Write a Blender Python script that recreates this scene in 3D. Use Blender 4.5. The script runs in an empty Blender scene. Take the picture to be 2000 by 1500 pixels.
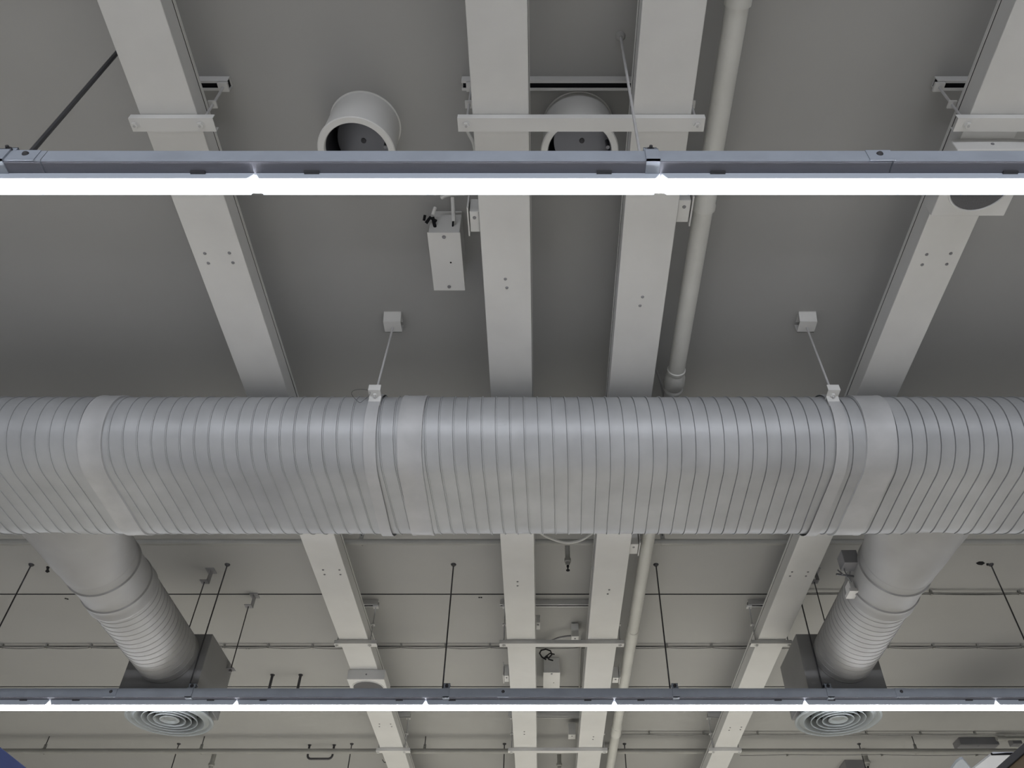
import bpy, math
from mathutils import Vector, Matrix
C = bpy.context.scene.collection
PI = math.pi
H = 3.15           # ceiling height above the camera, metres; positions below are fractions of H
CZ = 1.6           # camera height above the floor
F, TH, CX = 1575.0, math.radians(44.43), 1058.6
ST, CT = math.sin(TH), math.cos(TH)

def W(x, y, z): return Vector((x*H, y*H, z*H + CZ))
def at(px, py, Z=1.0, Y=None):
    """point (fractions of H) seen at a pixel of the photo, on a plane of known height or depth"""
    u, v = px - CX, 750.0 - py
    dy, dz = -v*ST + F*CT, v*CT + F*ST
    t = Z/dz if Y is None else Y/dy
    return (u*t, dy*t, dz*t)

# ------------------------------------------------------------------ materials
def mat(name, col, rough=.5, metal=0., noise=.06, scale=3., bump=0., bscale=60., spec=.5, dirt=0.):
    m = bpy.data.materials.new(name); m.use_nodes = True
    nt = m.node_tree; b = nt.nodes['Principled BSDF']
    b.inputs['Roughness'].default_value = rough
    b.inputs['Metallic'].default_value = metal
    b.inputs['Specular IOR Level'].default_value = spec
    tc = nt.nodes.new('ShaderNodeTexCoord')
    n = nt.nodes.new('ShaderNodeTexNoise'); n.inputs['Scale'].default_value = scale; n.inputs['Detail'].default_value = 4
    nt.links.new(tc.outputs['Object'], n.inputs['Vector'])
    r = nt.nodes.new('ShaderNodeValToRGB')
    a, z = 1 - noise, 1 + noise
    r.color_ramp.elements[0].position = .3; r.color_ramp.elements[1].position = .7
    r.color_ramp.elements[0].color = (col[0]*a, col[1]*a, col[2]*a, 1)
    r.color_ramp.elements[1].color = (min(col[0]*z, 1), min(col[1]*z, 1), min(col[2]*z, 1), 1)
    nt.links.new(n.outputs['Fac'], r.inputs['Fac']); nt.links.new(r.outputs['Color'], b.inputs['Base Color'])
    if bump:
        n2 = nt.nodes.new('ShaderNodeTexNoise'); n2.inputs['Scale'].default_value = bscale; n2.inputs['Detail'].default_value = 3
        nt.links.new(tc.outputs['Object'], n2.inputs['Vector'])
        bp = nt.nodes.new('ShaderNodeBump'); bp.inputs['Strength'].default_value = bump; bp.inputs['Distance'].default_value = .01
        nt.links.new(n2.outputs['Fac'], bp.inputs['Height']); nt.links.new(bp.outputs['Normal'], b.inputs['Normal'])
    return m
CEIL = mat('ceiling_paint', (.335, .335, .325), .8, noise=.05, scale=.8, bump=.03, bscale=25)
TRAY = mat("tray_paint", (.62, .62, .605), .45, noise=.04, scale=4, bump=.01, bscale=12)
STRUTM = mat('strut_paint', (.56, .56, .55), .5, noise=.06, scale=8)
BANDM = mat("band_sealant", (.42, .425, .43), .45, metal=.05, noise=.09, scale=7)
DUCT = mat('duct_paint', (.385, .395, .405), .47, metal=.2, noise=.09, scale=5, bump=.012, bscale=9)
DUCT2 = mat('branch_paint', (.33, .33, .325), .55, metal=.1, noise=.05, scale=6, bump=.012, bscale=10)
BOXM = mat('plenum_paint', (.22, .22, .22), .6, noise=.04, scale=4)
GALV = mat('galvanised_bluish', (.31, .345, .40), .65, metal=.0, noise=.07, scale=9)
UNDERSIDE = mat('underside_grey', (.13, .135, .165), .5, noise=.05)  # darker grey for the trunking underside
LAMPB = mat('lamp_enamel', (.50, .55, .62), .4, noise=.02)
ROD = mat('rod_steel', (.055, .055, .06), .5, metal=.2, noise=.1, scale=20)
RODP = mat('rod_painted', (.45, .45, .45), .5, noise=.08, scale=20)
BLACK = mat('black_part_and_shade', (.010, .010, .012), .7, noise=.1, spec=.12)  # black parts, also the shade painted into seams, gaps and slots
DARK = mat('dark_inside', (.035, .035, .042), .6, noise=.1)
DAMP = mat('damper_metal', (.16, .165, .18), .4, metal=.6, noise=.05)
GRILLE = mat('speaker_mesh', (.10, .10, .105), .7, noise=.15, scale=300)
PIPE = mat('pipe_paint', (.55, .55, .52), .45, noise=.05, scale=6)
SPIPE = mat("sprinkler_paint", (.29, .29, .27), .5, noise=.06, scale=6)
DIFF = mat('diffuser_paint', (.27, .29, .29), .6, noise=.03, spec=.2)
CABLE = mat('cable_sheath', (.26, .26, .25), .55, noise=.1, scale=20)
GREYB = mat('grey_plastic', (.20, .20, .21), .5, noise=.05)
BLUE = mat('blue_board', (.022, .038, .125), .7, noise=.08, spec=.1)
BROWN = mat('brown_board', (.065, .044, .022), .7, noise=.15, scale=2, spec=.1)
WHITEB = mat('white_board', (.75, .78, .85), .4, noise=.02)
FLOORM = mat('floor_tile', (.52, .50, .455), .5, noise=.04)
WALLM = mat('wall_absorber', (.07, .07, .07), .8, noise=.03)  # near-black so the unseen walls soak up grazing light
def emis(name, col, s):
    m = bpy.data.materials.new(name); m.use_nodes = True
    nt = m.node_tree; nt.nodes.remove(nt.nodes['Principled BSDF'])
    e = nt.nodes.new('ShaderNodeEmission'); e.inputs['Color'].default_value = (*col, 1); e.inputs['Strength'].default_value = s
    nt.links.new(e.outputs[0], nt.nodes['Material Output'].inputs['Surface']); return m
LCOL = (.91, .93, 1.0); LSTR = 300.0
LENS = emis('lamp_lens_light', LCOL, LSTR); LENS_SIDE = emis('lamp_lens_side_light', LCOL, 38.0); LENS_END = emis('lamp_end_light', LCOL, 2.5)

# ------------------------------------------------------------------ mesh builder (world metres)
class MB:
    def __init__(s): s.v = []; s.f = []
    def add(s, vs, fs):
        n = len(s.v); s.v += [Vector(p) for p in vs]; s.f += [tuple(n+i for i in f) for f in fs]; return s
    def box(s, a, b, m=None):
        x0, y0, z0 = a; x1, y1, z1 = b
        vs = [Vector(p) for p in ((x0,y0,z0),(x1,y0,z0),(x1,y1,z0),(x0,y1,z0),(x0,y0,z1),(x1,y0,z1),(x1,y1,z1),(x0,y1,z1))]
        if m is not None: vs = [m @ p for p in vs]
        return s.add(vs, [(3,2,1,0),(4,5,6,7),(0,1,5,4),(1,2,6,5),(2,3,7,6),(3,0,4,7)])
    def cbox(s, c, d, m=None):
        c = Vector(c); d = Vector(d)*.5
        if m is None: return s.box(c-d, c+d)
        return s.box(-d, d, Matrix.Translation(c) @ m)
    def prism(s, prof, x0, x1, axis='X', close=True, caps=True):
        n = len(prof)
        def P(x, p):
            return Vector((x, p[0], p[1])) if axis == 'X' else (Vector((p[0], x, p[1])) if axis == 'Y' else Vector((p[0], p[1], x)))
        vs = [P(x0, p) for p in prof] + [P(x1, p) for p in prof]
        fs = [(i, (i+1) % n, n+(i+1) % n, n+i) for i in range(n if close else n-1)]
        if caps and close: fs += [tuple(range(n-1, -1, -1)), tuple(range(n, 2*n))]
        return s.add(vs, fs)
    def tube(s, path, r, n=10, caps=True):
        path = [Vector(p) for p in path]; k = len(path); rs = r if isinstance(r, (list, tuple)) else [r]*k
        base = len(s.v); up = None
        for i, p in enumerate(path):
            t = (path[min(i+1, k-1)] - path[max(i-1, 0)]).normalized()
            if up is None:
                up = Vector((0, 0, 1)) if abs(t.z) < .9 else Vector((0, 1, 0))
            a = t.cross(up).normalized(); b = a.cross(t).normalized(); up = b
            s.v += [p + (a*math.cos(2*PI*j/n) + b*math.sin(2*PI*j/n))*rs[i] for j in range(n)]
        for i in range(k-1):
            for j in range(n):
                s.f.append((base+i*n+j, base+i*n+(j+1) % n, base+(i+1)*n+(j+1) % n, base+(i+1)*n+j))
        if caps: s.f += [tuple(base+j for j in range(n-1, -1, -1)), tuple(base+(k-1)*n+j for j in range(n))]
        return s
    def lathe(s, prof, c, axis='Z', n=48, m=None):
        """prof: (offset along axis, radius), metres"""
        c = Vector(c); base = len(s.v)
        for o, r in prof:
            for j in range(n):
                ca, sa = r*math.cos(2*PI*j/n), r*math.sin(2*PI*j/n)
                p = Vector((ca, sa, o)) if axis == 'Z' else (Vector((ca, o, sa)) if axis == 'Y' else Vector((o, ca, sa)))
                s.v.append(c + (m @ p if m is not None else p))
        for i in range(len(prof)-1):
            for j in range(n):
                s.f.append((base+i*n+j, base+i*n+(j+1) % n, base+(i+1)*n+(j+1) % n, base+(i+1)*n+j))
        if prof[0][1] > 0 : pass
        return s
    def disc(s, c, r, axis='Z', n=32, m=None):
        c = Vector(c); vs = []
        for j in range(n):
            ca, sa = r*math.cos(2*PI*j/n), r*math.sin(2*PI*j/n)
            p = Vector((ca, sa, 0)) if axis == 'Z' else (Vector((ca, 0, sa)) if axis == 'Y' else Vector((0, ca, sa)))
            vs.append(c + (m @ p if m is not None else p))
        return s.add(vs, [tuple(range(n))])

def finish(name, mb, m, parent=None, smooth=True, bevel=0, origin=None):
    import bmesh
    if parent is not None: org = Vector(parent['_w'])
    elif origin is not None: org = Vector(origin)
    else:
        lo = Vector([min(p[i] for p in mb.v) for i in range(3)]); hi = Vector([max(p[i] for p in mb.v) for i in range(3)])
        org = (lo+hi)/2
    me = bpy.data.meshes.new(name)
    me.from_pydata([tuple(p-org) for p in mb.v], [], mb.f)
    bm = bmesh.new(); bm.from_mesh(me)
    bmesh.ops.remove_doubles(bm, verts=bm.verts, dist=1e-6)
    bmesh.ops.recalc_face_normals(bm, faces=bm.faces)
    bm.to_mesh(me); bm.free()
    me.materials.append(m)
    if smooth:
        me.shade_smooth(); me.set_sharp_from_angle(angle=math.radians(35))
    o = bpy.data.objects.new(name, me); C.objects.link(o)
    if parent is not None:
        o.parent = parent; o['_w'] = tuple(org)
        if parent.type == 'MESH': pass
    else: o.location = org; o['_w'] = tuple(org)
    if bevel:
        b = o.modifiers.new('edge', 'BEVEL'); b.width = bevel; b.segments = 2; b.limit_method = 'ANGLE'
    return o
def tag(o, label, cat, group=None):
    o['label'] = label; o['category'] = cat; o['kind'] = 'thing'
    if group: o['group'] = group
    return o
def thing(name, label, cat, loc, group=None):
    o = bpy.data.objects.new(name, None); C.objects.link(o); o.location = loc; o['_w'] = tuple(loc)
    o.empty_display_size = .05
    return tag(o, label, cat, group)
def struct(name, mb, m, **k):
    o = finish(name, mb, m, **k); o['kind'] = 'structure'; return o
def wb(x0, y0, z0, x1, y1, z1):      # box in H fractions
    return MB().box(W(x0, y0, z0), W(x1, y1, z1))

# ------------------------------------------------------------------ the room
XR0, XR1, YR0, YR1 = -1.95, 1.93, -1.25, 3.45  # unseen walls drawn in close to cut grazing light on the ceiling
Y_S = [-1.0, -.55, -.1, 1.7450, 2.0130, 2.262, 3.1]
cm = MB(); ys = [YR0] + Y_S + [YR1]; g = .0058
for i in range(len(ys)-1):
    cm.box(W(XR0, ys[i]+g/2, 1.0), W(XR1, ys[i+1]-g/2, 1.03))
cm.box(W(XR0-.05, YR0-.05, 1.03), W(XR1+.05, YR1+.05, 1.06))
ceil = struct('ceiling', cm, CEIL, smooth=False)
sm = MB()
for y_ in Y_S: sm.box(W(XR0, y_-g/2, 1.0006), W(XR1, y_+g/2, 1.0032))
struct('seam_shade', sm, BLACK, smooth=False)  # black strips stand for the shade inside the ceiling seams
def fl(z): return (z-CZ)/H
struct('floor', wb(XR0-.05, YR0-.05, fl(-.1), XR1+.05, YR1+.05, fl(0)), FLOORM, smooth=False)
struct('wall_left', wb(XR0-.05, YR0, fl(0), XR0, YR1, 1.03), WALLM, smooth=False)
struct('wall_right', wb(XR1, YR0, fl(0), XR1+.05, YR1, 1.03), WALLM, smooth=False)
struct('wall_back', wb(XR0-.05, YR0-.05, fl(0), XR1+.05, YR0, 1.03), WALLM, smooth=False)
struct('wall_front', wb(XR0-.05, YR1, fl(0), XR1+.05, YR1+.05, 1.03), WALLM, smooth=False)
# flat downstand strip on the ceiling beside the pair of trays
struct('trim_1', wb(.128, -1.2, .978, .2165, 3.4, 1.0), CEIL, smooth=False)
struct('pipe_shadow_line', wb(.2165, -1.2, .9785, .2176, 3.4, 1.0), BLACK, smooth=False)  # black strip painted in for the shadow line along the round pipe
# paint chips and holes knocked in the ceiling
for pts in ([(93,1106),(97,1108),(95,1113),(97,1117),(92,1119),(88,1116),(91,1112),(90,1107)],
            [(1906,1100),(1912,1097),(1920,1097),(1924,1100),(1918,1104),(1910,1103)],
            [(1926,1101),(1931,1100),(1930,1105),(1927,1105)],
            [(1668,1099),(1672,1102),(1670,1107),(1666,1104)]):
    q = [at(x, y, .9995) for x, y in pts]
    b = MB(); n = len(q)
    b.add([W(*p) for p in q] + [W(p[0], p[1], 1.0) for p in q], [tuple(range(n)), tuple(range(2*n-1, n-1, -1))] + [(i, (i+1) % n, n+(i+1) % n, n+i) for i in range(n)])
    finish('ceiling_hole', b, BLACK, parent=ceil, smooth=False)
for px, py in ((128,1169),(132,1170),(936,1167),(940,1167),(481,1267),(486,1267),(1001,1063),(724,1063)):
    p = at(px, py, .9995); finish('anchor_hole', MB().cbox(W(*p), (.012, .012, .003)), BLACK, parent=ceil, smooth=False)

# ------------------------------------------------------------------ cable trays (closed steel wireways)
ZT = .895; TH_T = .030
def cable_tray(label, x0, x1, screws):
    t = thing('cable_tray', label, 'cable tray', W((x0+x1)/2, 1.1, ZT), 'closed cable trays running away under the ceiling')
    b = MB(); b.box(W(x0, -1.2, ZT), W(x1, 3.4, ZT+TH_T))
    finish('tray_body', b, TRAY, parent=t, smooth=False, bevel=.003)
    l = MB(); e = .0012
    l.box(W(x0-e, -1.2, ZT+TH_T+.0012), W(x1+e, 3.4, ZT+TH_T+.004))
    l.box(W(x0-e, -1.2, ZT+TH_T-.0011), W(x0-e*.3, 3.4, ZT+TH_T+.0012)); l.box(W(x1+e*.3, -1.2, ZT+TH_T-.0011), W(x1+e, 3.4, ZT+TH_T+.0012))
    finish('tray_lid', l, TRAY, parent=t, smooth=False)
    sb = MB(); sb.box(W(x0-.0003, -1.2, ZT+TH_T-.0022), W(x1+.0003, 3.4, ZT+TH_T-.0012)); sb.box(W(x0+.004, -1.2, ZT+TH_T), W(x1-.004, 3.4, ZT+TH_T+.0012)); finish('lid_gap_shade', sb, BLACK, parent=t, smooth=False)  # black strip added for the dark gap under the lid
    for px, py in screws:
        p = at(px, py, ZT)
        m = MB(); c = W(*p); m.lathe([(0, .0075), (-.003, .006), (-.0045, .0035), (-.0047, 0)], c, n=12)
        finish('screw', m, GREYB, parent=t)
    return t
cable_tray('lone grey cable tray left of the middle pair, slanting across the picture', -.4754, -.4075,
    [(400,495),(448,494),(407,514),(455,513),(631,1113),(634,1122),(663,1113),(665,1122),(741,1414),(741,1419),(763,1414),(765,1419)])
cable_tray('grey steel cable tray of the middle pair, the one farther from the round pipe', -.0823, -.0156,
    [(987,545),(990,562),(1011,1136),(1011,1144),(1024,1429),(1024,1434)])
cable_tray('grey steel cable tray of the middle pair, the one beside the round pipe', .1073, .1765,
    [(1255,580),(1250,597),(1190,1152),(1187,1160),(1159,1439),(1158,1444)])
cable_tray('lone grey cable tray right of the round pipe, carrying a speaker at the front lamp', .506, .5718,
    [(1810,497),(1857,495),(1801,517),(1849,516),(1547,1117),(1543,1125),(1578,1117),(1574,1125),(1426,1421),(1424,1426),(1448,1420),(1446,1425)])

# ------------------------------------------------------------------ trapeze hangers carrying the trays
U = .0131        # 41 mm strut
def strut_prof(y, z):     # C profile, slot down; metres relative
    w, hgt, t, s, lip = .0205, .041, .003, .011, .007
    P = [(-w,0),(-w,hgt),(w,hgt),(w,0),(s,0),(s,lip),(s+t*.7,lip),(s+t*.7,t),(w-t,t),(w-t,hgt-t),(-w+t,hgt-t),(-w+t,t),(-s-t*.7,t),(-s-t*.7,lip),(-s,lip),(-s,0)]
    return [(y*H+a, z*H+CZ+b) for a, b in P]
def tray_hanger(label, x0, x1, s0, s1, r0, r1, Y):
    t = thing('tray_hanger', label, 'hanger bracket', W((x0+x1)/2, Y, ZT), 'strut hangers under the cable trays')
    s = MB(); s.prism(strut_prof(Y, 1.0-U), s0*H, s1*H); finish('ceiling_strut', s, STRUTM, parent=t, smooth=False)
    si = MB(); si.box(W(s0+.0015, Y-.0052, 1.0-U+.0034), W(s1-.0015, Y+.0052, 1.0-.0015)); finish('slot_shade', si, BLACK, parent=t, smooth=False)  # black box painted in as the deep shade of the strut slot
    w, hh, th = .0085, .0092, .0009
    z1 = ZT-.0006; z0 = z1-hh
    pr = [(-w,z1),(-w,z0),(w,z0),(w,z1),(w-th,z1),(w-th,z0+th),(-w+th,z0+th),(-w+th,z1)]
    c = MB(); c.prism([((Y+a)*H, b*H+CZ) for a, b in pr], x0*H, x1*H); finish('support_channel', c, TRAY, parent=t, smooth=False)
    for xr in (r0, r1):
        r = MB(); r.tube([W(xr, Y, z0-.004), W(xr, Y, 1.0-U*.4)], .005, 8); finish('threaded_rod', r, RODP, parent=t)
        n = MB(); n.lathe([(-.010, 0), (-.010, .0125), (0, .0125)], W(xr, Y, z0), n=6); n.lathe([(0, .017), (-.002, .017), (-.002, 0)], W(xr, Y, z0), n=20)
        finish('nut', n, TRAY, parent=t)
        cl = MB(); cl.cbox(W(xr, Y, 1.0-U-.003), (.04, .036, .012)); finish('strut_plate', cl, STRUTM, parent=t, smooth=False)
        cl = MB(); cl.cbox(W(xr, Y, ZT+TH_T+.012), (.03, .03, .008)); finish('clamp_plate', cl, STRUTM, parent=t, smooth=False)
    return t
for Y, w in ((.466, 'before the front lamp row'), (1.777, 'between the big duct and the second lamp row'), (2.445, 'beyond the second lamp row')):
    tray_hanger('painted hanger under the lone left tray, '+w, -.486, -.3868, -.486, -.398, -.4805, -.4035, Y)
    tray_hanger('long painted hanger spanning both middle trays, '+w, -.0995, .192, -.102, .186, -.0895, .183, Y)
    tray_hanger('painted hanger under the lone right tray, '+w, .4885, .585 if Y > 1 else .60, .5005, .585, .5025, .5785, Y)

# ------------------------------------------------------------------ lighting trunking and lamps
YN = [.3977, 1.6007]
ROWN = ['front', 'second']
def trunk(row, x0, x1, label, screw_x):
    yn = YN[row]; w, zt, zb = .030, .7045, .687
    t = thing('lighting_trunking', label, 'light trunking', W((x0+x1)/2, yn+w/2, zb), 'steel trunking carrying the lamps')
    p = [(yn, zt), (yn, zb+.0015), (yn+.0015, zb), (yn+w-.0015, zb), (yn+w, zb+.0015), (yn+w, zt), (yn+w-.006, zt), (yn+w-.006, zt-.001), (yn+w-.002, zt-.001), (yn+w-.002, zb+.002), (yn+.002, zb+.002), (yn+.002, zt-.001), (yn+.006, zt-.001), (yn+.006, zt)]
    b = MB(); b.prism([(a*H, c*H+CZ) for a, c in p], x0*H, x1*H); finish('trunking_body', b, GALV, parent=t, smooth=False)
    b = MB(); b.box(W(x0+.0003, yn+.0012, zb-.0006), W(x1-.0003, yn+w-.0012, zb+.0004)); finish('underside_strip', b, UNDERSIDE, parent=t, smooth=False)  # darker strip along the underside of the trunking
    for sx in screw_x:
        s = MB(); s.lathe([(0, .011), (-.005, .010), (-.009, .006), (-.010, 0)], W(sx, yn, zt-.007), axis='Y', n=16); finish('screw', s, ROD, parent=t)
        k = MB(); k.box(W(sx-.012, yn-.0009, zb+.001), W(sx+.012, yn-.0001, zt))
        k.box(W(sx-.012, yn-.0009, zb-.0009), W(sx+.012, yn, zb+.0012))
        finish('joint_sleeve', k, GALV, parent=t, smooth=False)
    return t
def X1(px): return (px-CX)*.769/F            # at the front lamp row
def XT1(px): return (px-CX)*.776/F
def X2(px): return (px-CX)*1.628/F
def XT2(px): return (px-CX)*1.633/F
g1 = [XT1(-1600), XT1(92), XT1(1735), XT1(3300)]
trunk(0, g1[0], g1[1]-.0004, 'short visible end of the front grey-blue lamp trunking at the left frame edge', [g1[1]-.018])
trunk(0, g1[1]+.0004, g1[2]-.0004, 'long front-row grey-blue lamp trunking passing under both middle trays', [g1[2]-.010])
trunk(0, g1[2]+.0004, g1[3], 'grey-blue lamp trunking length in the front row under the right-hand speaker box', [])
g2 = [XT2(-560), XT2(210), XT2(975), XT2(1752), XT2(2540)]
lab2 = ['second-row grey-blue trunking at the left frame edge, ending before the left plenum box', 'second-row grey-blue trunking between the left plenum box and the middle trays',
        'second-row grey-blue trunking from the middle trays to the right plenum box', 'second-row grey-blue trunking at the right frame edge, past the right plenum box']
for i in range(4):
    trunk(1, g2[i]+(.0004 if i else 0), g2[i+1]-.0004, lab2[i], [g2[i]+.008] if i else [])

def lamp(row, x0, x1, label):
    yn = YN[row]+.0134; zb = .687; gp = .0006
    t = thing('ceiling_lamp', label, 'lamp', W((x0+x1)/2, yn, zb), 'white linear lamps of the '+ROWN[row]+' row')
    # enamel housing: near side leans out, ends cut on a slant
    b = MB(); cut = .006
    za, zc = zb-.0005, zb-.0089
    def P(x, y, z): return W(x, y, z)
    zl = zc-.0016; wd = .0172
    vs = [P(x0+gp, yn, za), P(x1-gp, yn, za), P(x1-cut, yn-.0004, zl), P(x0+cut, yn-.0004, zl),
          P(x0+gp, yn+wd, za), P(x1-gp, yn+wd, za), P(x1-cut, yn+wd+.0004, zl), P(x0+cut, yn+wd+.0004, zl)]
    b.add(vs, [(0,1,2,3),(5,4,7,6),(4,5,1,0),(1,5,6,2),(4,0,3,7)])
    b.box(W(x0+cut, yn-.0004, zl), W(x1-cut, yn+.0036, zl+.0004)); b.box(W(x0+cut, yn+.0140, zl), W(x1-cut, yn+wd+.0004, zl+.0004))
    finish('lamp_housing', b, LAMPB, parent=t, smooth=False)
    l = MB(); e = .0002
    pr = [(.0034, -.0014), (.0040, -.0040), (.0056, -.0078), (.0068, -.0088), (.0108, -.0088), (.0120, -.0078), (.0136, -.0040), (.0142, -.0014)]
    l.prism([((yn+a)*H, (zc+c)*H+CZ) for a, c in pr], (x0+e)*H, (x1-e)*H, caps=False); lo = finish('diffuser', l, LENS_SIDE, parent=t, smooth=False)
    lo.data.materials.append(LENS)
    zlo = min(v.co.z for v in lo.data.vertices)
    for p in lo.data.polygons:
        if all(abs(lo.data.vertices[k].co.z-zlo) < 1e-4 for k in p.vertices): p.material_index = 1
    for s in (0, 1):
        c = MB(); xe = x0+.001 if s == 0 else x1-.0055
        xs = (x0+.0008, x0+.0050) if s == 0 else (x1-.0050, x1-.0008)
        xt = x0+.0008 if s == 0 else x1-.0008
        c.add([W(xs[0], yn+.0003, zl), W(xs[1], yn+.0003, zl), W(xt, yn+.0003, za-.0015), W(xs[0], yn+.0155, zl), W(xs[1], yn+.0155, zl), W(xt, yn+.0155, za-.0015)],
              [(0,1,2),(5,4,3),(0,3,4,1),(1,4,5,2),(2,5,3,0)])
        finish('end_light', c, LENS_END, parent=t, smooth=False)
    for f_ in (.14, .86):
        xk = x0+(x1-x0)*f_
        k = MB(); k.cbox(W(xk, yn-.0012, zb-.0017), (.045, .010, .006)); finish('spring_clip', k, ROD, parent=t, smooth=False)
    return t
j1 = [X1(495)-.3892*2, X1(495)-.3892, X1(495), X1(1292), X1(1292)+.3892, X1(1292)+.3892*2]
lamp(0, j1[1], j1[2], 'white front-row lamp below the lone left tray, cut by the left frame edge')
lamp(0, j1[2], j1[3], 'complete long white lamp of the front row under the two round vents')
lamp(0, j1[3], j1[4], 'white linear lamp of the front row below the round pipe and right-hand tray')
j2 = [X2(95)-.3825] + [X2(p) for p in (95, 461, 831, 1200, 1573, 1947)] + [X2(1947)+.3825]
l2 = ['small cut-off white lamp at the left frame edge of the second row', 'white lamp of the second row in front of the left round diffuser',
      'second-row white lamp crossing the lone left tray and its speaker', 'white lamp of the second row in front of the middle pair of trays',
      'white lamp of the second row between the round pipe and the right lone tray', 'white lamp of the second row in front of the right round diffuser',
      'tiny cut-off white lamp at the right frame edge of the second row']
for i in range(7): lamp(1, j2[i], j2[i+1], l2[i])

# suspension rods with trunking clamps
def lamp_rod(row, X, label, Yc=None, clampit=True, r=.005, ck=.009):
    yn = YN[row] if row < 2 else 2.665
    Y = (yn+.011) if Yc is None else Yc
    t = thing('suspension_rod', label, 'hanging rod', W(X, Y, .73), 'steel rods holding the lamp trunking')
    b = MB(); b.tube([W(X, Y, .706), W(X, Y, 1.0)], r, 8); finish('rod', b, ROD if row or r > .006 else RODP, parent=t)
    a = MB(); a.lathe([(-.014, .006), (-.012, .013), (-.002, .020), (0, .020)], W(X, Y, 1.0), n=16); finish('ceiling_anchor', a, ROD if row else CEIL, parent=t)
    if clampit:
        w = .0065; zt, zb = .7045, .687
        k = MB(); th = .0018
        xk = X+ck
        k.box(W(xk-w, yn-th, zb-th), W(xk+w, yn-.0001, zt+.001))
        k.box(W(xk-w, yn-th, zb-th), W(xk+w, yn+.014, zb-.0001))
        k.box(W(xk-w, yn-th, zt+.0002), W(xk+w, yn+.004, zt+.0012))
        k.box(W(xk-w, yn+.003, zt+.0002), W(xk+w, yn+.004, zt+.012))
        k.box(W(xk-w, yn+.003, zt+.011), W(xk+w, yn+.020, zt+.012))
        finish('trunking_clamp', k, GALV, parent=t, smooth=False)
        n = MB(); c = W(xk, yn+.003, zt+.0065); n.lathe([(0, .011), (-.006, .011), (-.008, .006), (-.016, .005), (-.016, 0)], c, axis='Y', n=12); finish('bolt', n, ROD, parent=t)
    return t
lamp_rod(0, -.505, 'thick steel rod and clamp of the front lamp row at the left frame edge', r=.008, ck=-.013)
lamp_rod(0, .0965, 'steel rod and clamp of the front lamp row hanging between the two middle trays')
for X, lb in ((-1.172, 'thin dark second-row rod at the left frame edge beside a black ceiling hole'),
              (-.722, 'thin dark rod of the second lamp row in front of the left plenum box'),
              (-.203, 'thin dark second-row rod midway between the lone left tray and middle trays'),
              (.2615, 'thin dark rod of the second lamp row just right of the round pipe'),
              (.5735, 'thin dark rod of the second lamp row in front of the right plenum box'),
              (1.03, 'thin dark rod of the second lamp row at right, beside the flaked black hole')):
    lamp_rod(1, X, lb)
for X, lb in ((-1.18, 'thin rod behind the far sprinkler pipe, below the left round diffuser'), (-.618, 'thin rod behind the far sprinkler pipe, beside the bent U pipe'),
              (-.122, 'thin rod behind the far sprinkler pipe, beside the middle trays'), (.268, 'thin rod behind the far sprinkler pipe, right of the round pipe'),
              (1.03, 'thin rod behind the far sprinkler pipe, below the right round diffuser')):
    lamp_rod(2, X, lb, Yc=2.69, clampit=False, r=.0055)

# ------------------------------------------------------------------ the big flat-oval spiral duct
DY0, DY1, DZ, DR = .944, 1.073, .8026, .0676
def oval(off=0.0, n=24, m=8):
    """closed flat-oval outline (y, z) metres, starting at the hidden far top, going forward over the near side"""
    r = (DR)*H + off; P = []
    for i in range(m): P.append(((DY1+(DY0-DY1)*i/m)*H, DZ*H+CZ+r))
    for i in range(n):
        a = PI/2 + PI*i/n; P.append((DY0*H+r*math.cos(a), DZ*H+CZ+r*math.sin(a)))
    for i in range(m): P.append(((DY0+(DY1-DY0)*i/m)*H, DZ*H+CZ-r))
    for i in range(n):
        a = -PI/2 + PI*i/n; P.append((DY1*H+r*math.cos(a), DZ*H+CZ+r*math.sin(a)))
    return P
duct = thing('ventilation_duct', 'big flat-oval spiral-seamed grey air duct crossing the whole picture', 'air duct', W(0, 1.0, .8))
def duct_section(x0, x1, ph):
    pitch = .0207*H; xa, xb = x0*H, x1*H
    prof = [(0, .0), (.0004, -.0045), (.0028, -.0045), (.0032, .0045), (.0072, .0045), (.0078, 0)]
    k0 = int(math.floor(xa/pitch))-1; k1 = int(math.ceil(xb/pitch))+1
    O = {}
    rows = []
    for k in range(k0, k1+1):
        for dx, of in prof: rows.append((k*pitch+dx+ph, of))
    base = oval(0); N = len(base); b = MB(); cache = {}
    for xr, of in rows:
        key = round(of, 5)
        if key not in cache: cache[key] = oval(of)
        O_ = cache[key]
        for i in range(N+1):
            x = xr + pitch*i/N
            y, z = O_[i % N]
            if x < xa or x > xb:
                y, z = base[i % N]
            b.v.append(Vector((min(max(x, xa), xb), y, z)))
    M_ = N+1
    for j in range(len(rows)-1):
        for i in range(N):
            a = j*M_+i
            q = (a, a+1, a+M_+1, a+M_)
            if max(b.v[t].x for t in q)-min(b.v[t].x for t in q) > 1e-6: b.f.append(q)
    return finish('duct_section', b, DUCT, parent=duct)
J = [-1.7, -.645, -.195, .495, 1.7]
for i in range(4): duct_section(J[i], J[i+1], .011*i)
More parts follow.
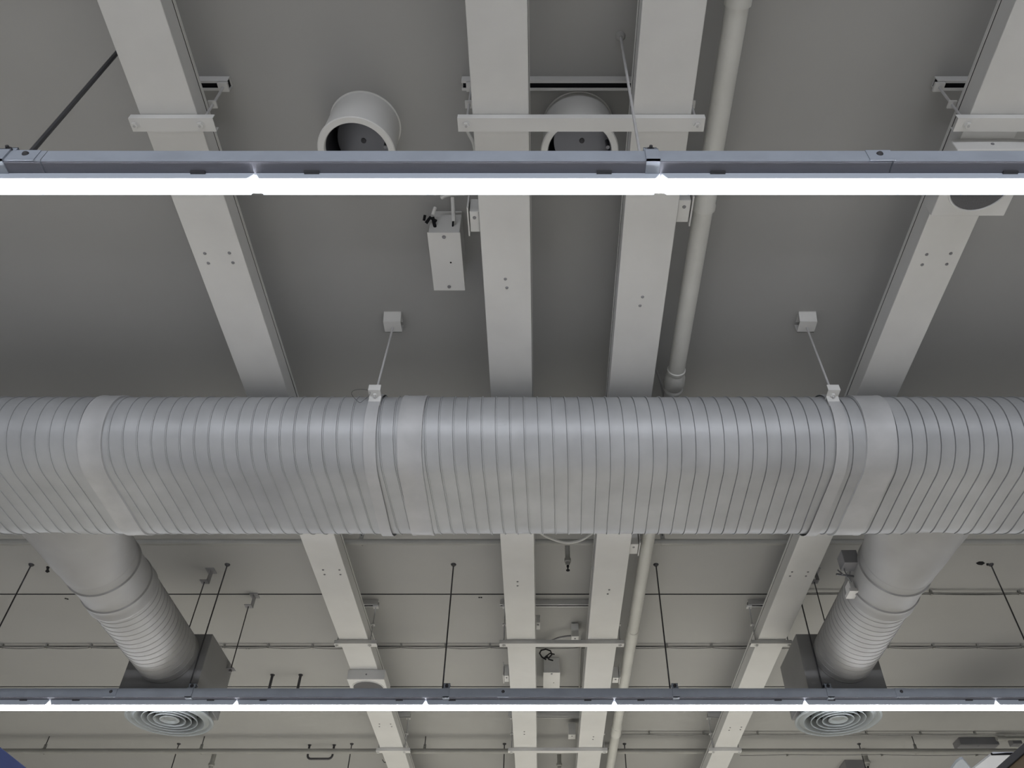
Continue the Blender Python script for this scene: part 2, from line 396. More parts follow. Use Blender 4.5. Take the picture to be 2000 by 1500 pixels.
def band(xc, w, off, name, parent, m, lips=True):
    b = MB(); pr = []
    xs = [(-w/2, 0.0), (-w/2+.002, off), (-w/2+.012, off), (-w/2+.02, off*.8), (w/2-.02, off*.8), (w/2-.012, off), (w/2-.002, off), (w/2, 0.0)] if lips else [(-w/2, off-.002), (-w/2, off), (w/2, off), (w/2, off-.002)]
    N = None
    for dx, of in xs:
        O_ = oval(of); N = len(O_)
        b.v += [Vector((xc*H+dx, y, z)) for y, z in O_]
    for j in range(len(xs)-1):
        for i in range(N): b.f.append((j*N+i, j*N+(i+1) % N, (j+1)*N+(i+1) % N, (j+1)*N+i))
    if not lips:
        for i in range(N): b.f.append(((len(xs)-1)*N+i, (len(xs)-1)*N+(i+1) % N, (i+1) % N, i))
    return finish(name, b, m, parent=parent)
for xc, w in ((-.655, .11), (-.192, .115), (.492, .14)):
    band(xc, w, .0095, 'coupling_band', duct, BANDM)

def duct_hanger(xc, xt, label, wire=False):
    t = thing('duct_hanger', label, 'duct hanger', W(xc, .872, .83), 'strap hangers holding the big duct')
    band(xc, .056, .0125, 'strap', t, BANDM, lips=False)
    yr, zr = .8720, .8330
    p = MB(); p.box(W(xc-.009, yr-.0105, zr-.001), W(xc+.009, yr+.011, zr)); p.box(W(xc-.009, yr+.003, zr-.02), W(xc+.009, yr+.0045, zr))
    p.box(W(xc-.009, yr-.0105, zr), W(xc+.009, yr-.0095, zr+.010))
    finish('strap_bracket', p, TRAY, parent=t, smooth=False)
    r = MB(); r.tube([W(xc, yr, zr-.007), W(xt, yr, .983)], .005, 8); finish('rod', r, RODP, parent=t)
    n = MB(); n.lathe([(-.001*H, .012), (-.004*H, .012), (-.004*H, 0)], W(xc, yr, zr), n=6); n.lathe([(.003*H, .011), (0, .011)], W(xc, yr, zr), n=6); finish('nut', n, TRAY, parent=t)
    a = MB(); w = .014; y0 = yr
    th = .0012
    a.box(W(xt-w, y0-.020, 1.0-th), W(xt+w, y0+.002, 1.0))
    a.add([W(xt-w, y0-.020, 1.0), W(xt+w, y0-.020, 1.0), W(xt+w, y0-.013, .984), W(xt-w, y0-.013, .984),
           W(xt-w, y0-.0185, 1.0), W(xt+w, y0-.0185, 1.0), W(xt+w, y0-.0115, .984), W(xt-w, y0-.0115, .984)],
          [(0,1,2,3),(7,6,5,4),(0,4,5,1),(1,5,6,2),(2,6,7,3),(3,7,4,0)])
    a.box(W(xt-w, y0-.013, .983), W(xt+w, y0+.010, .9842))
    a.box(W(xt-w, y0+.009, .983), W(xt+w, y0+.0102, 1.0))
    finish('ceiling_bracket', a, TRAY, parent=t, smooth=False)
    if wire:
        pts = []
        for i in range(25):
            q = 2*PI*i/24
            pts.append(W(xc-.020+.012*math.cos(q)+.004*math.sin(2*q), .868-.004*math.sin(q), .826+.010*math.sin(q)))
        wv = MB(); wv.tube(pts, .0011, 6); finish('tie_wire', wv, ROD, parent=t)
    return t
duct_hanger(-.2495, -.2425, 'rod and strap on the big duct, left one, with a loose wire loop', True)
duct_hanger(.4345, .4305, 'rod and strap on the big duct, right one, close to the wide smooth joint')

# ------------------------------------------------------------------ branch ducts and plenum boxes
def branch(xc, label, actuator):
    zc = .785
    t = thing('branch_duct', label, 'branch duct', W(xc, 1.4, zc), 'round branch ducts to the plenum boxes')
    R = .0610
    def lp(name, prof, m=DUCT2, n=64): b = MB(); b.lathe([(y*H, r*H) for y, r in prof], Vector((xc*H, 0, zc*H+CZ)), axis='Y', n=n); return finish(name, b, m, parent=t)
    cb = MB(); n_ = 64; CS = [(1.085, .096, .0455), (1.11, .091, .0475), (1.14, .084, .052), (1.17, .0770, .0575), (1.205, .0700, .0630), (1.235, R+.003, R+.003), (1.243, R+.003, R+.003)]
    for y_, rx, rz in CS:
        for j_ in range(n_): a_ = 2*PI*j_/n_; cb.v.append(W(xc+rx*math.cos(a_), y_, zc+rz*math.sin(a_)))
    for i_ in range(len(CS)-1):
        for j_ in range(n_): cb.f.append((i_*n_+j_, i_*n_+(j_+1) % n_, (i_+1)*n_+(j_+1) % n_, (i_+1)*n_+j_))
    finish('collar', cb, DUCT2, parent=t)
    pr = []
    def bead(y): return [(y-.0035, R+.0010), (y-.0016, R+.0036), (y+.0016, R+.0036), (y+.0035, R+.0010)]
    lp('damper_section', [(1.238, R+.0005), (1.243, R+.0032), (1.246, R+.0032), (1.249, R+.0006)] + [(1.256, R+.0006)] + bead(1.268) + [(1.275, R+.0006), (1.325, R+.0006), (1.327, R+.0030), (1.331, R+.0030), (1.333, R+.0006), (1.345, R+.0004), (1.352, R+.0034), (1.357, R+.0034), (1.361, R+.0008)])
    pr = []; y = 1.357
    while y < 1.618:
        pr += [(y, R), (y+.0118, R), (y+.0120, R+.0005), (y+.0142, R+.0005), (y+.0148, R)]; y += .0165
    lp('spiral_section', pr + [(1.622, R)])
    if actuator:
        q = thing_part = None
        s = -1
        a = MB(); a.box(W(xc-R-.024, 1.275, .795), W(xc-R+.004, 1.305, .822)); finish('actuator', a, GREYB, parent=t, smooth=False, bevel=.003)
        a2 = MB(); a2.box(W(xc-R-.012, 1.318, .762), W(xc-R+.016, 1.346, .768)); a2.box(W(xc-R-.008, 1.320, .768), W(xc-R+.012, 1.344, .785)); finish('bracket_plate', a2, TRAY, parent=t, smooth=False)
        sh = MB()
        sh.tube([W(xc-R-.035, 1.300, .786), W(xc-R+.006, 1.312, .788)], .006, 10); sh.tube([W(xc-R-.028, 1.29, .780), W(xc-R-.028, 1.305, .797)], .005, 8)
        sh.tube([W(xc-R-.016, 1.300, .800), W(xc-R-.022, 1.292, .790), W(xc-R-.018, 1.296, .778), W(xc-R-.008, 1.31, .776)], .003, 8)
        finish('linkage', sh, DAMP, parent=t)
    return t
branch(-.79, 'round branch duct descending to the left plenum box, with smooth damper joints', False)
branch(.636, 'round branch duct to the right plenum box, with a small actuator on its side', True)
def rod_bracket(parent, X, Y, zt, zb, m=ROD):
    b = MB(); b.tube([W(X, Y, zb-.004), W(X, Y, zt)], .0042, 8); finish('hanging_rod', b, m, parent=parent)
    a = MB(); w = .010
    a.box(W(X-.002, Y-.014, .9985), W(X+.018, Y+.010, 1.0)); a.box(W(X+.008, Y-.010, zt-.001), W(X+.0092, Y+.008, 1.0)); a.box(W(X-.008, Y-.010, zt-.0012), W(X+.0092, Y+.008, zt))
    finish('ceiling_bracket', a, GREYB, parent=parent, smooth=False)
    e = MB(); e.box(W(X-.009, Y-.008, zb-.001), W(X+.009, Y+.008, zb)); e.cbox(W(X, Y, zb-.004), (.018, .018, .012)); finish('box_bracket', e, GREYB, parent=parent, smooth=False)
def plenum(x0, x1, label, rods):
    xc = (x0+x1)/2; y0, y1, z0, z1 = 1.622, 1.782, .7116, .834
    t = thing('plenum_box', label, 'air plenum box', W(xc, 1.70, z0), 'plenum boxes with round diffusers')
    b = MB(); b.box(W(x0, y0, z0), W(x1, y1, z1)); finish('box_body', b, BOXM, parent=t, smooth=False, bevel=.004)
    c = W(xc, 1.722, 0); zr = .690*H+CZ
    d = MB(); hh = H
    d.lathe([(.0216*hh, .074*hh), (.006*hh, .076*hh), (.002*hh, .084*hh), (.001*hh, .0900*hh), (-.001*hh, .0900*hh), (-.0022*hh, .0865*hh), (.0020*hh, .080*hh), (.0000*hh, .0735*hh), (-.0022*hh, .0715*hh), (.002*hh, .068*hh), (.0216*hh, .058*hh)], (c.x, c.y, zr), n=72)
    df = finish('diffuser', d, DIFF, parent=t)
    k = MB(); k.disc((c.x, c.y, zr+.0206*hh), .0585*hh, n=48); finish('diffuser_throat', k, BLACK, parent=df, smooth=False)
    for rr in (.0565, .0445, .0325):
        q = MB(); q.lathe([(.0130*hh, (rr-.0055)*hh), (.003*hh, rr*hh-.007), (-.0010*hh, rr*hh-.004), (-.0024*hh, rr*hh), (-.0010*hh, rr*hh+.003), (.004*hh, rr*hh-.003), (.0135*hh, (rr-.0055)*hh+.002)], (c.x, c.y, zr), n=64)
        finish('diffuser_ring', q, DIFF, parent=df)
    q = MB(); q.lathe([(.012*hh, 0), (.012*hh, .010*hh), (.002*hh, .0200*hh), (-.001*hh, .0205*hh), (-.0018*hh, .0185*hh), (.003*hh, .011*hh), (.001*hh, .007*hh), (.001*hh, 0)], (c.x, c.y, zr), n=32); finish('diffuser_cone', q, DIFF, parent=df)
    for X, Y, zt, zb in rods: rod_bracket(t, X, Y, zt, zb)
    return t
plenum(-.8707, -.711, 'dark grey plenum box at the end of the left branch duct, round diffuser beneath', [(-.703, 1.752, .972, .815), (-.775, 1.64, .972, .836)])
plenum(.548, .710, 'dark grey plenum box at the end of the right branch duct, round diffuser beneath', [(.625, 1.64, .972, .836)])

# ------------------------------------------------------------------ round air vents in the ceiling
def round_vent(X, Y, label, blade):
    R, zb = .0494, .927
    t = thing('round_vent', label, 'air vent', W(X, Y, zb), 'round vents hanging from the ceiling')
    c = Vector((X*H, Y*H, zb*H+CZ)); hh = H
    b = MB(); b.lathe([(.0730*hh, .0470*hh), (.0715*hh, .0470*hh), (.071*hh, .0455*hh), (.006*hh, .0478*hh), (.004*hh, .0478*hh), (.003*hh, R*hh), (0, R*hh), (-.0012*hh, R*hh-.004), (-.0012*hh, .0412*hh), (.001*hh, .0400*hh), (.006*hh, .0400*hh)], c, n=72)
    finish('vent_housing', b, TRAY, parent=t)
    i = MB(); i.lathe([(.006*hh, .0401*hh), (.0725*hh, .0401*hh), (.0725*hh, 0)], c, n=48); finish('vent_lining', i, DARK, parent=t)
    m = Matrix.Rotation(math.radians(blade), 3, 'Y') @ Matrix.Rotation(math.radians(-18), 3, 'X')
    d = MB(); cc = c+Vector((.004*hh, 0, .030*hh))
    d.lathe([(0, 0), (0, .0365*hh), (.004, .0365*hh), (.004, 0)], cc, n=48, m=m)
    dm = finish('damper_blade', d, DAMP, parent=t)
    s = MB(); s.lathe([(0, .011), (-.004, .010), (-.005, .005), (-.005, 0)], cc, n=16, m=m); finish('pivot_screw', s, DARK, parent=dm)
    l = MB(); l.tube([c+Vector((.036*hh, -.004*hh, .006*hh)), c+Vector((.0355*hh, -.004*hh, .022*hh))], .008, 10); finish('latch', l, DAMP, parent=t)
    return t
v1 = at(697, 298, .927); round_vent(v1[0], v1[1], 'round hanging air vent with damper between left tray and middle trays', 14)
v2 = at(1132, 298, .927); round_vent(v2[0], v2[1], 'round hanging air vent behind the long hanger between the two middle trays', -3)

# ------------------------------------------------------------------ speaker boxes under the trays
def speaker_box(x0, x1, y0, y1, label):
    z0, z1 = .869, ZT-.0003
    t = thing('ceiling_speaker', label, 'speaker', W((x0+x1)/2, (y0+y1)/2, z0), 'square speaker boxes under the trays')
    b = MB(); b.box(W(x0, y0, z0), W(x1, y1, z1)); finish('speaker_case', b, TRAY, parent=t, smooth=False, bevel=.004)
    c = W((x0+x1)/2, (y0+y1)/2, z0)
    g_ = MB(); g_.lathe([(0, 0), (-.008, 0), (-.006, .06), (-.002, .0365*H), (0, .0365*H)], c, n=48); finish('speaker_grille', g_, GRILLE, parent=t)
    r = MB(); r.lathe([(0, .0395*H), (-.006, .0390*H), (-.006, .0375*H), (0, .0370*H)], c, n=48); finish('grille_ring', r, TRAY, parent=t)
    s = MB(); s.lathe([(0, .007), (-.003, .006), (-.003, 0)], W((x0+x1)/2, y0, .882), axis='Y', n=10); finish('screw', s, GREYB, parent=t)
speaker_box(.4935, .5866, .489, .582, 'square speaker with round dark grille on the lone right tray, below the front lamp')
speaker_box(-.4800, -.388, 1.924, 2.016, 'square speaker with round dark grille on the lone left tray, behind the second lamp row')

# ------------------------------------------------------------------ round drain pipe
px_, pz_, pr_ = .218, .932, .0133
t = thing('drain_pipe', 'long round grey pipe with sockets running beside the middle pair of trays', 'pipe', W(px_, 1.1, pz_))
b = MB(); b.lathe([(y*H, pr_*H) for y in (-1.2, 3.4)], Vector((px_*H, 0, pz_*H+CZ)), axis='Y', n=36); finish('pipe_run', b, PIPE, parent=t)
for row in (402, 1250, 1432):
    y = at(0, row, pz_)[1]
    b = MB(); b.lathe([((y-.055)*H, pr_*H), ((y-.053)*H, (pr_+.0016)*H), ((y-.004)*H, (pr_+.0016)*H), ((y-.002)*H, (pr_+.0026)*H), ((y+.004)*H, (pr_+.0026)*H), ((y+.006)*H, pr_*H)], Vector((px_*H, 0, pz_*H+CZ)), axis='Y', n=36)
    finish('pipe_socket', b, PIPE, parent=t)
y = at(0, 726, pz_)[1]
b = MB(); b.lathe([((y-.006)*H, pr_*H), ((y-.005)*H, (pr_+.0016)*H), ((y-.001)*H, (pr_+.0016)*H), (y*H, (pr_-.0004)*H), ((y+.012)*H, (pr_+.0030)*H), ((y+.026)*H, (pr_+.0036)*H), ((y+.036)*H, (pr_+.0012)*H), ((y+.038)*H, (pr_+.0026)*H), ((y+.041)*H, (pr_+.0026)*H), ((y+.043)*H, pr_*H)], Vector((px_*H, 0, pz_*H+CZ)), axis='Y', n=36)
finish('pipe_bell', b, PIPE, parent=t)
for Y in (.34, 1.3, 2.2):
    b = MB(); b.lathe([((Y-.006)*H, (pr_+.001)*H), ((Y-.006)*H, (pr_+.002)*H), ((Y+.006)*H, (pr_+.002)*H), ((Y+.006)*H, (pr_+.001)*H)], Vector((px_*H, 0, pz_*H+CZ)), axis='Y', n=30)
    b.tube([W(px_, Y, pz_+pr_), W(px_, Y, .999)], .005, 8); finish('pipe_clip', b, PIPE, parent=t)

# ------------------------------------------------------------------ sprinkler pipes along the room's width
def cross_pipe(Y, zc, r, label, hangers, zt=1.0):
    t = thing('sprinkler_pipe', label, 'pipe', W(0, Y, zc), 'sprinkler pipes crossing under the ceiling')
    b = MB(); b.lathe([(-1.9*H, r*H), (1.9*H, r*H)], Vector((0, Y*H, zc*H+CZ)), axis='X', n=24); finish('pipe_run', b, SPIPE, parent=t)
    for X in hangers:
        b = MB(); b.lathe([(X*H-.014, (r+.0012)*H), (X*H+.014, (r+.0012)*H)], Vector((0, Y*H, zc*H+CZ)), axis='X', n=24)
        b.box(W(X-.0045, Y-.0012, zc+r), W(X+.0045, Y+.0012, zc+r+.014)); finish('pear_hanger', b, SPIPE, parent=t)
        b = MB(); b.tube([W(X, Y, zc+r+.008), W(X, Y, 1.0)], .005, 8); finish('hanger_rod', b, ROD, parent=t)
    return t
cross_pipe(2.629, .954, .0078, 'grey sprinkler pipe beyond the second lamp row, near the bottom frame edge', [(395-CX)*2.56/F, (90-CX)*2.56/F, (830-CX)*2.56/F, (1786-CX)*2.56/F])
cross_pipe(1.452, .955, .0066, 'grey sprinkler pipe just behind the big duct, above the branch ducts', [(707-CX)*1.72/F, (1293-CX)*1.72/F])

def sprinkler(px, py, label, ztop=1.0, L=.060, r=.0055):
    p = at(px, py, ztop)
    t = thing('ceiling_sprinkler', label, 'sprinkler', W(p[0], p[1], ztop-L), 'pendent sprinkler heads')
    c = W(p[0], p[1], ztop)
    b = MB(); b.lathe([(0, r*H), (-L*.62*H, r*H), (-L*.63*H, r*1.35*H), (-L*.75*H, r*1.35*H), (-L*.78*H, r*.95*H), (-L*.9*H, r*.8*H), (-L*.9*H, 0)], c, n=20); finish('drop_pipe', b, SPIPE, parent=t)
    z = -L*.9*H
    d = MB(); d.lathe([(z, .008), (z-.012, .009), (z-.014, .005), (z-.034, .004), (z-.036, .013), (z-.040, .013), (z-.040, 0)], c, n=14); finish('nozzle', d, BLACK, parent=t)
sprinkler(1108, 1063, 'sprinkler head with black nozzle between the middle trays, behind the big duct')
sprinkler(1092, 1468, 'sprinkler head between the middle trays at the bottom frame edge', r=.0068)
sprinkler(1686, 1463, 'sprinkler head beside the dark box at the bottom frame edge, right part', r=.0085)
sprinkler(420, 1468, 'sprinkler head below the left round diffuser at the bottom frame edge', r=.0075)

# U-bent pipes
def u_pipe(Y, xa, xb, zb, label, r=.011):
    q = []
    q.append(W(xa, Y, 1.0)); rr = .012
    for i in range(7): a = PI/2*i/6; q.append(W(xa+rr-rr*math.cos(a), Y, zb+rr-rr*math.sin(a)))
    for i in range(7): a = PI/2*i/6; q.append(W(xb-rr+rr*math.sin(a), Y, zb+rr-rr*math.cos(a)))
    q.append(W(xb, Y, 1.0))
    t = thing('u_pipe', label, 'pipe', W((xa+xb)/2, Y, zb), 'u-bent pipes under the ceiling')
    b = MB(); b.tube(q, r, 12); finish('bent_pipe', b, ROD, parent=t)
    for x in (xa, xb): b = MB(); b.lathe([(0, r*1.7), (-.006, r*1.6), (-.006, r)], W(x, Y, 1.0), n=16); finish('ceiling_flange', b, ROD, parent=t)
u_pipe(2.700, -.757, -.677, .956, 'dark U-shaped pipe hanging behind the far sprinkler pipe, near the left tray')
u_pipe(2.184, -.755, -.676, .935, 'dark U-shaped pipe whose two legs show above the second lamp trunking', .012)

# ------------------------------------------------------------------ cables on clips
def cable_run(rowpx, xa, xb, label, n_clip, Z=.992, sag=.004, strands=2, r=.0045):
    Y = at(0, rowpx, Z)[1]; dd = Y*CT+Z*ST
    X0, X1_ = (xa-CX)*dd/F, (xb-CX)*dd/F
    t = thing('cable_run', label, 'cable', W((X0+X1_)/2, Y, Z), 'cables clipped across the ceiling')
    clips = [X0+(X1_-X0)*(i+.5)/n_clip for i in range(n_clip)]
    for s in range(strands):
        q = []; N = n_clip*8
        for i in range(N+1):
            x = X0+(X1_-X0)*i/N; ph = (x-clips[0])/((X1_-X0)/n_clip)
            q.append(W(x, Y+.003*s, Z-.0015*s - (sag*(.35+.5*s)*(.4+.6*abs(math.sin(7.3*math.floor(ph)+s))))*abs(math.sin(PI*ph))))
        b = MB(); b.tube(q, r, 8); finish('cable', b, CABLE, parent=t)
    for x in clips:
        b = MB(); b.box(W(x-.0022, Y-.0035, Z-.0035), W(x+.0022, Y-.002, min(1.0, Z+.008))); b.box(W(x-.0022, Y-.0035, Z-.0035), W(x+.0022, Y+.005, Z-.0025)); b.box(W(x-.0022, Y+.004, Z-.0035), W(x+.0022, Y+.005, min(1.0, Z+.008))); finish('cable_clip', b, SPIPE, parent=t, smooth=False)
cable_run(1263, -300, 2300, 'pair of sagging cables clipped along a ceiling joint behind the plenum boxes', 30)
cable_run(1433, 1215, 2170, 'pair of cables clipped to the ceiling behind the right round diffuser', 9)
cable_run(1474, 1445, 2000, 'single dark sagging cable below the far sprinkler pipe at right', 3, Z=.95, sag=.009, strands=1)
cable_run(1158, 1560, 2250, 'pair of cables along the ceiling joint behind the right branch duct', 4, sag=.003)

def loose(path, r, label, name='loose_cable', cat='cable', m=CABLE, clip=None):
    b = MB(); q = [Vector(W(*p)) for p in path]
    # smooth the path
    s = []
    for i in range(len(q)-1):
        p0, p1, p2, p3 = q[max(i-1, 0)], q[i], q[i+1], q[min(i+2, len(q)-1)]
        for k in range(6):
            u = k/6; s.append(.5*((2*p1)+(p2-p0)*u+(2*p0-5*p1+4*p2-p3)*u*u+(3*p1-p0-3*p2+p3)*u**3))
    s.append(q[-1]); b.tube(s, r, 8); o = finish(name, b, m); tag(o, label, cat); return o
loose([at(1040, 1026, .94), at(1060, 1044, .94), at(1085, 1055, .94), at(1110, 1060, .94), at(1137, 1054, .94), at(1162, 1038, .94)], .0085, 'thick looped cable between the middle trays just behind the big duct', m=PIPE)
loose([at(905, 240, .99), at(916, 262, .985), at(925, 280, .98), at(931, 310, .975)], .008, 'bent painted cable emerging beside the middle tray above the front lamp', m=PIPE)
loose([at(1278, 715, .98), at(1290, 745, .96), at(1297, 780, .93)], .006, 'thin cable slanting down to the duct between tray and round pipe')
loose([at(1136, 1250, .985), at(1134, 1275, .985), at(1133, 1300, .985), at(1132, 1350, .985)], .008, 'thin conduit along the ceiling beside the box with coiled wire', name='conduit', m=SPIPE)
loose([at(862, 386, .985), at(875, 380, .985), at(905, 378, .985), at(934, 376, .985)], .0095, 'short painted conduit reaching the middle tray just below the front lamp', name='conduit', cat='conduit', m=TRAY)

# ------------------------------------------------------------------ equipment boxes on the ceiling
def equip_box(pxa, pxb, rowtop, rowedge, rowfar, label, wires):
    p0 = at(0, rowtop, 1.0); Y0 = p0[1]; zb = at(0, rowedge, Y=Y0)[2]; Y1 = at(0, rowfar, zb)[1]
    dd = Y0*CT+zb*ST; x0, x1 = (pxa-CX)*dd/F, (pxb-CX)*dd/F
    t = thing('ceiling_equipment_box', label, 'junction box', W((x0+x1)/2, (Y0+Y1)/2, zb), 'small equipment boxes under the ceiling')
    b = MB(); b.box(W(x0, Y0, zb+.0012), W(x1, Y1, 1.0)); finish('box_body', b, TRAY, parent=t, smooth=False, bevel=.003)
    b = MB(); b.box(W(x0-.0012, Y0-.0012, zb), W(x1+.0012, Y1+.0012, zb+.0012)); finish('cover', b, TRAY, parent=t, smooth=False)
    for yy in (Y0+.006, Y1-.006):
        s = MB(); s.lathe([(0, .009), (-.004, .008), (-.005, 0)], W((x0+x1)/2, yy, zb), n=10); finish('cover_screw', s, GREYB, parent=t)
    s = MB(); s.cbox(W((x0+x1)/2+.006, (Y0+Y1)/2, zb-.0003), (.007, .007, .002)); finish('status_hole', s, BLACK, parent=t, smooth=False)
    for w in wires:
        b = MB(); b.tube([W(*at(a, r_, z)) for a, r_, z in w[0]], w[1], 8); finish('wire', b, w[2], parent=t)
equip_box(836, 897, 412, 456, 566, 'white rectangular box with black wire ends, below the front lamp',
    [([(884, 385, .985), (886, 432, .965)], .009, TRAY), ([(885, 430, .965), (884, 447, .96)], .004, BLACK),
     ([(830, 420, .97), (828, 431, .965)], .006, BLACK), ([(832, 436, .965), (840, 425, .97), (852, 432, .965)], .008, BLACK), ([(845, 424, .97), (850, 445, .96)], .008, BLACK),
     ([(850, 405, .98), (845, 420, .97)], .008, TRAY)])
equip_box(1062, 1093, 1284, 1314, 1352, 'white rectangular box with coiled black wire between the middle trays',
    [([(1066, 1288, .965), (1058, 1283, .965), (1054, 1276, .965), (1057, 1270, .965), (1066, 1268, .965), (1075, 1271, .965), (1078, 1278, .965), (1072, 1285, .965), (1064, 1284, .965)], .006, BLACK),
     ([(1064, 1284, .963), (1074, 1276, .963), (1083, 1278, .963)], .005, BLACK), ([(1068, 1281, .962), (1072, 1288, .962), (1080, 1290, .962)], .006, BLACK)])
def small_box(pxa, pxb, ra, rb, z0, z1, label, m=TRAY, name='ceiling_junction_box', cat='junction box', plate=0, top=False):
    Y0 = at(0, ra, z1 if top else z0)[1]; Y1 = at(0, rb, z0)[1]; Ym = (Y0+Y1)/2
    dd = Ym*CT+z0*ST; x0, x1 = (pxa-CX)*dd/F, (pxb-CX)*dd/F
    t = thing(name, label, cat, W((x0+x1)/2, Ym, z0))
    b = MB(); b.box(W(x0, Y0, z0), W(x1, Y1, z1)); finish('box_body', b, m, parent=t, smooth=False, bevel=.003)
    if plate:
        b = MB(); xx = x0-.003 if plate < 0 else x1+.0015
        b.box(W(xx, Y0-.006, z0-.001), W(xx+.0018, Y1+.006, z1+.004)); finish('mounting_plate', b, m, parent=t, smooth=False)
    s = MB(); s.lathe([(0, .008), (-.003, .007), (-.004, 0)], W((x0+x1)/2, Y0+(Y1-Y0)*.3, z0), n=10); finish('screw', s, GREYB, parent=t)
    return t
small_box(918, 936.5, 413, 453, .905, .935, 'small square box on the left flank of the middle trays at the front lamp', plate=-1)
small_box(1323, 1347, 391, 434, .905, .935, 'small square box between middle tray and round pipe at the front lamp', plate=1)
small_box(1228, 1246, 1063, 1082, .905, .935, 'small square box between middle tray and round pipe, just behind the big duct', plate=1)
small_box(1196, 1208, 1324, 1334, .905, .935, 'small square box between middle tray and round pipe, above the second lamp trunking', plate=1)
small_box(985, 994, 1320, 1332, .905, .935, 'small box with slotted plate left of the middle trays, above the second lamp trunking', plate=-1)
small_box(1116, 1130, 1243, 1257, .962, .998, 'small square ceiling box with bent cables between the middle trays')
loose([at(1060, 1262, .985), at(1085, 1248, .98), at(1105, 1243, .98), at(1118, 1242, .98)], .008, 'bent cables joining the small square ceiling box between the middle trays', m=GREYB)
small_box(1047, 1055, 1216, 1230, .93, .95, 'small square end cap at the inner flank of the middle trays, above the hanger', name='end_cap', cat='fitting')
small_box(1110, 1124, 1435, 1444, .95, .985, 'tiny ceiling box between the middle trays, below the second lamp row')
# grey electrical unit at the bottom right corner
small_box(1871, 1946, 1440, 1466, .978, 1.0, 'long grey ceiling unit with pipe stubs near the bottom right corner', m=GREYB, name='ceiling_unit', cat='equipment', top=True)
b = MB(); p = at(1955, 1442, .985); b.tube([W(p[0]-.012, p[1], .985), W(p[0]+.12, p[1], .985)], .018, 16); b.tube([W(p[0]-.014, p[1], .985), W(p[0]+.012, p[1], .985)], .027, 16)
tag(finish('pipe_fitting', b, SPIPE), 'stubby painted pipe fitting beside the long grey ceiling unit', 'pipe')
small_box(1976, 1994, 1441, 1459, .982, 1.0, 'small grey box at the right frame edge next to the pipe fitting', m=GREYB, top=True)
small_box(1643, 1686, 1484, 1540, .960, 1.0, 'dark grey box cut by the bottom frame edge beside a sprinkler head', m=GREYB, top=True)
# hook by the left tray
loose([at(759, 1478, .93), at(757, 1486, .92), at(751, 1489, .918), at(747, 1484, .92)], .004, 'tiny wire hook hanging beside the left tray near the bottom frame edge', name='wire_hook', cat='hook', m=ROD)

# ------------------------------------------------------------------ boards whose tops poke into the bottom corners
t = thing('display_board', 'blue board whose top edge cuts the bottom left corner', 'board', W(-.70, 1.2, fl(0)))
pb = at(25, 1477.5, Y=None, Z=1.0); k = -.70/pb[0]; zt = pb[2]*k
b = MB(); b.box(W(-.715, .75, fl(0)), W(-.70, 1.9, zt)); finish('board_panel', b, BLUE, parent=t, smooth=False, bevel=.004)
t = thing('display_shelf', 'brown board with black top edge cutting the bottom right corner', 'board', W(.66, 1.2, fl(0)))
pb = at(1976, 1474, Z=1.0); k = .65/pb[0]; zt = pb[2]*k
b = MB(); b.box(W(.65, .75, fl(0)), W(.68, 1.9, zt-.0105)); finish('side_panel', b, BROWN, parent=t, smooth=False)
b = MB(); b.box(W(.648, .748, zt-.0105), W(.682, 1.902, zt)); finish('black_edge', b, BLACK, parent=t, smooth=False, bevel=.003)
def slab(pts, Z, th, m, name, label, cat, edge=None):
    q = [at(x, y, Z) for x, y in pts]; n = len(q); t = thing(name, label, cat, W(*q[0]))
    b = MB(); b.add([W(*p) for p in q]+[W(p[0], p[1], p[2]+th) for p in q], [tuple(range(n)), tuple(range(2*n-1, n-1, -1))]+[(i, (i+1) % n, n+(i+1) % n, n+i) for i in range(n)])
    finish('panel', b, m, parent=t, smooth=False)
    if edge:
        e = MB(); 
        for a_, b_ in edge: e.tube([W(*at(*a_, Z)), W(*at(*b_, Z))], .009, 6)
        finish('frame_edge', e, BLACK, parent=t, smooth=False)
slab([(1939, 1472), (2090, 1472), (2030, 1560), (1826, 1560)], .74, .004, WHITEB, 'hanging_panel', 'bright white panel with black edge beside the brown board', 'panel', [((1936, 1473), (2090, 1470))])
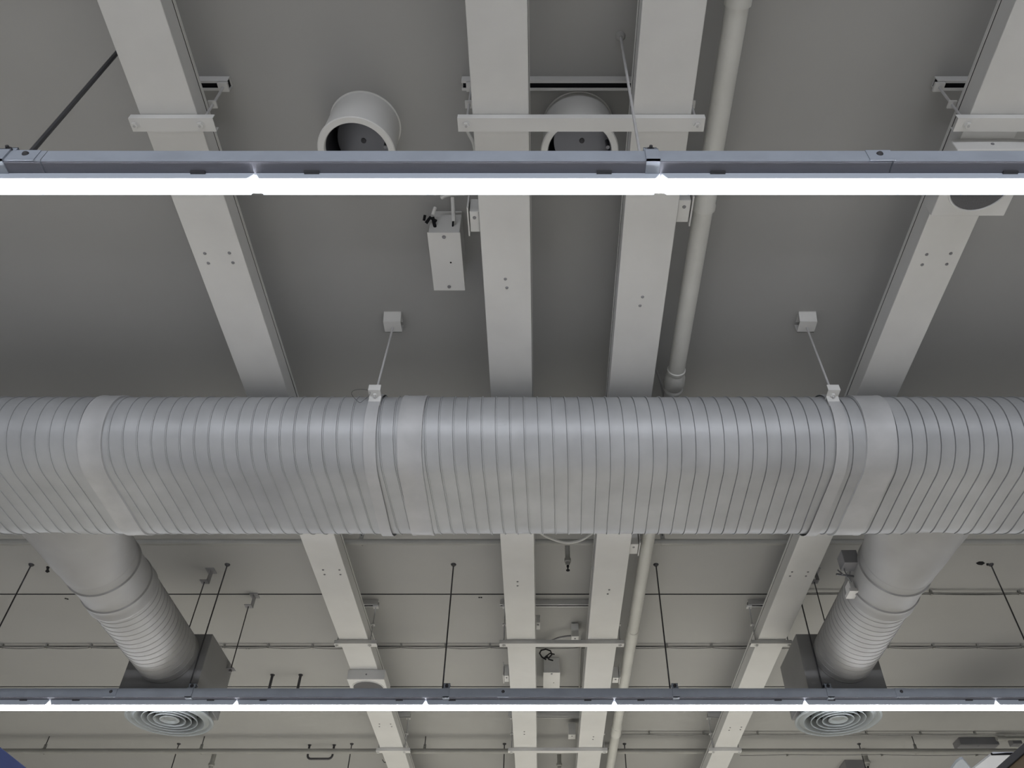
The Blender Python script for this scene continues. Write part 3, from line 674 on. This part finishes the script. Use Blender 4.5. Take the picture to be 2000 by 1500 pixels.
slab([(1876, 1484), (1881, 1483), (1898, 1504), (1908, 1520), (1846, 1520), (1868, 1490)], .70, .006, LAMPB, 'hanging_panel', 'small grey-blue panel tip left of the bright white panel', 'panel')

# ------------------------------------------------------------------ light from the lamp rows outside the frame, plus an added side fill
def area(x0, x1, y, z, w, power, name):
    l = bpy.data.lights.new(name, 'AREA'); l.shape = 'RECTANGLE'; l.size = (x1-x0)*H; l.size_y = w; l.color = LCOL; l.energy = power
    o = bpy.data.objects.new(name, l); C.objects.link(o); o.location = W((x0+x1)/2, y, z)
LW = 24      # watts per metre of lamp
for y, k in ((-.80, .75), (2.80, 3.0)): area(-1.9, 1.9, y, .668, .06, LW*3.8*H*k, 'lamp_row_light')
for y in (-.79,): area(-1.9, 1.9, y, .672, .03, 9*3.8*H, 'duct_side_fill')  # added unseen fill, brightens the sides of duct and trunking
for o_ in [o for o in C.objects if o.name.startswith('duct_side_fill')]: o_.rotation_euler = (math.radians(72), 0, 0); o_.data.spread = math.radians(105)
for y in (.4177, 1.6207):
    for a, b_ in ((-1.9, -1.45 if y > 1 else -.8), (1.4 if y > 1 else .8, 1.9)): area(a, b_, y, .668, .06, LW*(b_-a)*H, 'lamp_row_light')

w = bpy.data.worlds.new('world'); bpy.context.scene.world = w; w.use_nodes = True
w.node_tree.nodes['Background'].inputs[0].default_value = (.05, .05, .055, 1)
for o in bpy.data.objects:
    if '_w' in o: del o['_w']

cam = bpy.data.cameras.new('camera'); co = bpy.data.objects.new('camera', cam); C.objects.link(co)
co.location = (0, 0, CZ); co.rotation_euler = (PI/2+TH, 0, 0)
cam.sensor_width = 36; cam.lens = F/2000*36; cam.shift_x = -(CX-1000)/2000; cam.clip_start = .05; cam.clip_end = 100
S = bpy.context.scene; S.camera = co
S.view_settings.view_transform = 'Standard'; S.view_settings.look = 'None'; S.view_settings.gamma = 1; S.view_settings.exposure = -0.04
S.cycles.max_bounces = 10; S.cycles.diffuse_bounces = 6
for o_ in list(C.objects):
    if o_.type == 'LIGHT' and o_.location.y > 2.5*H: o_.data.color = (.99, .98, .935)
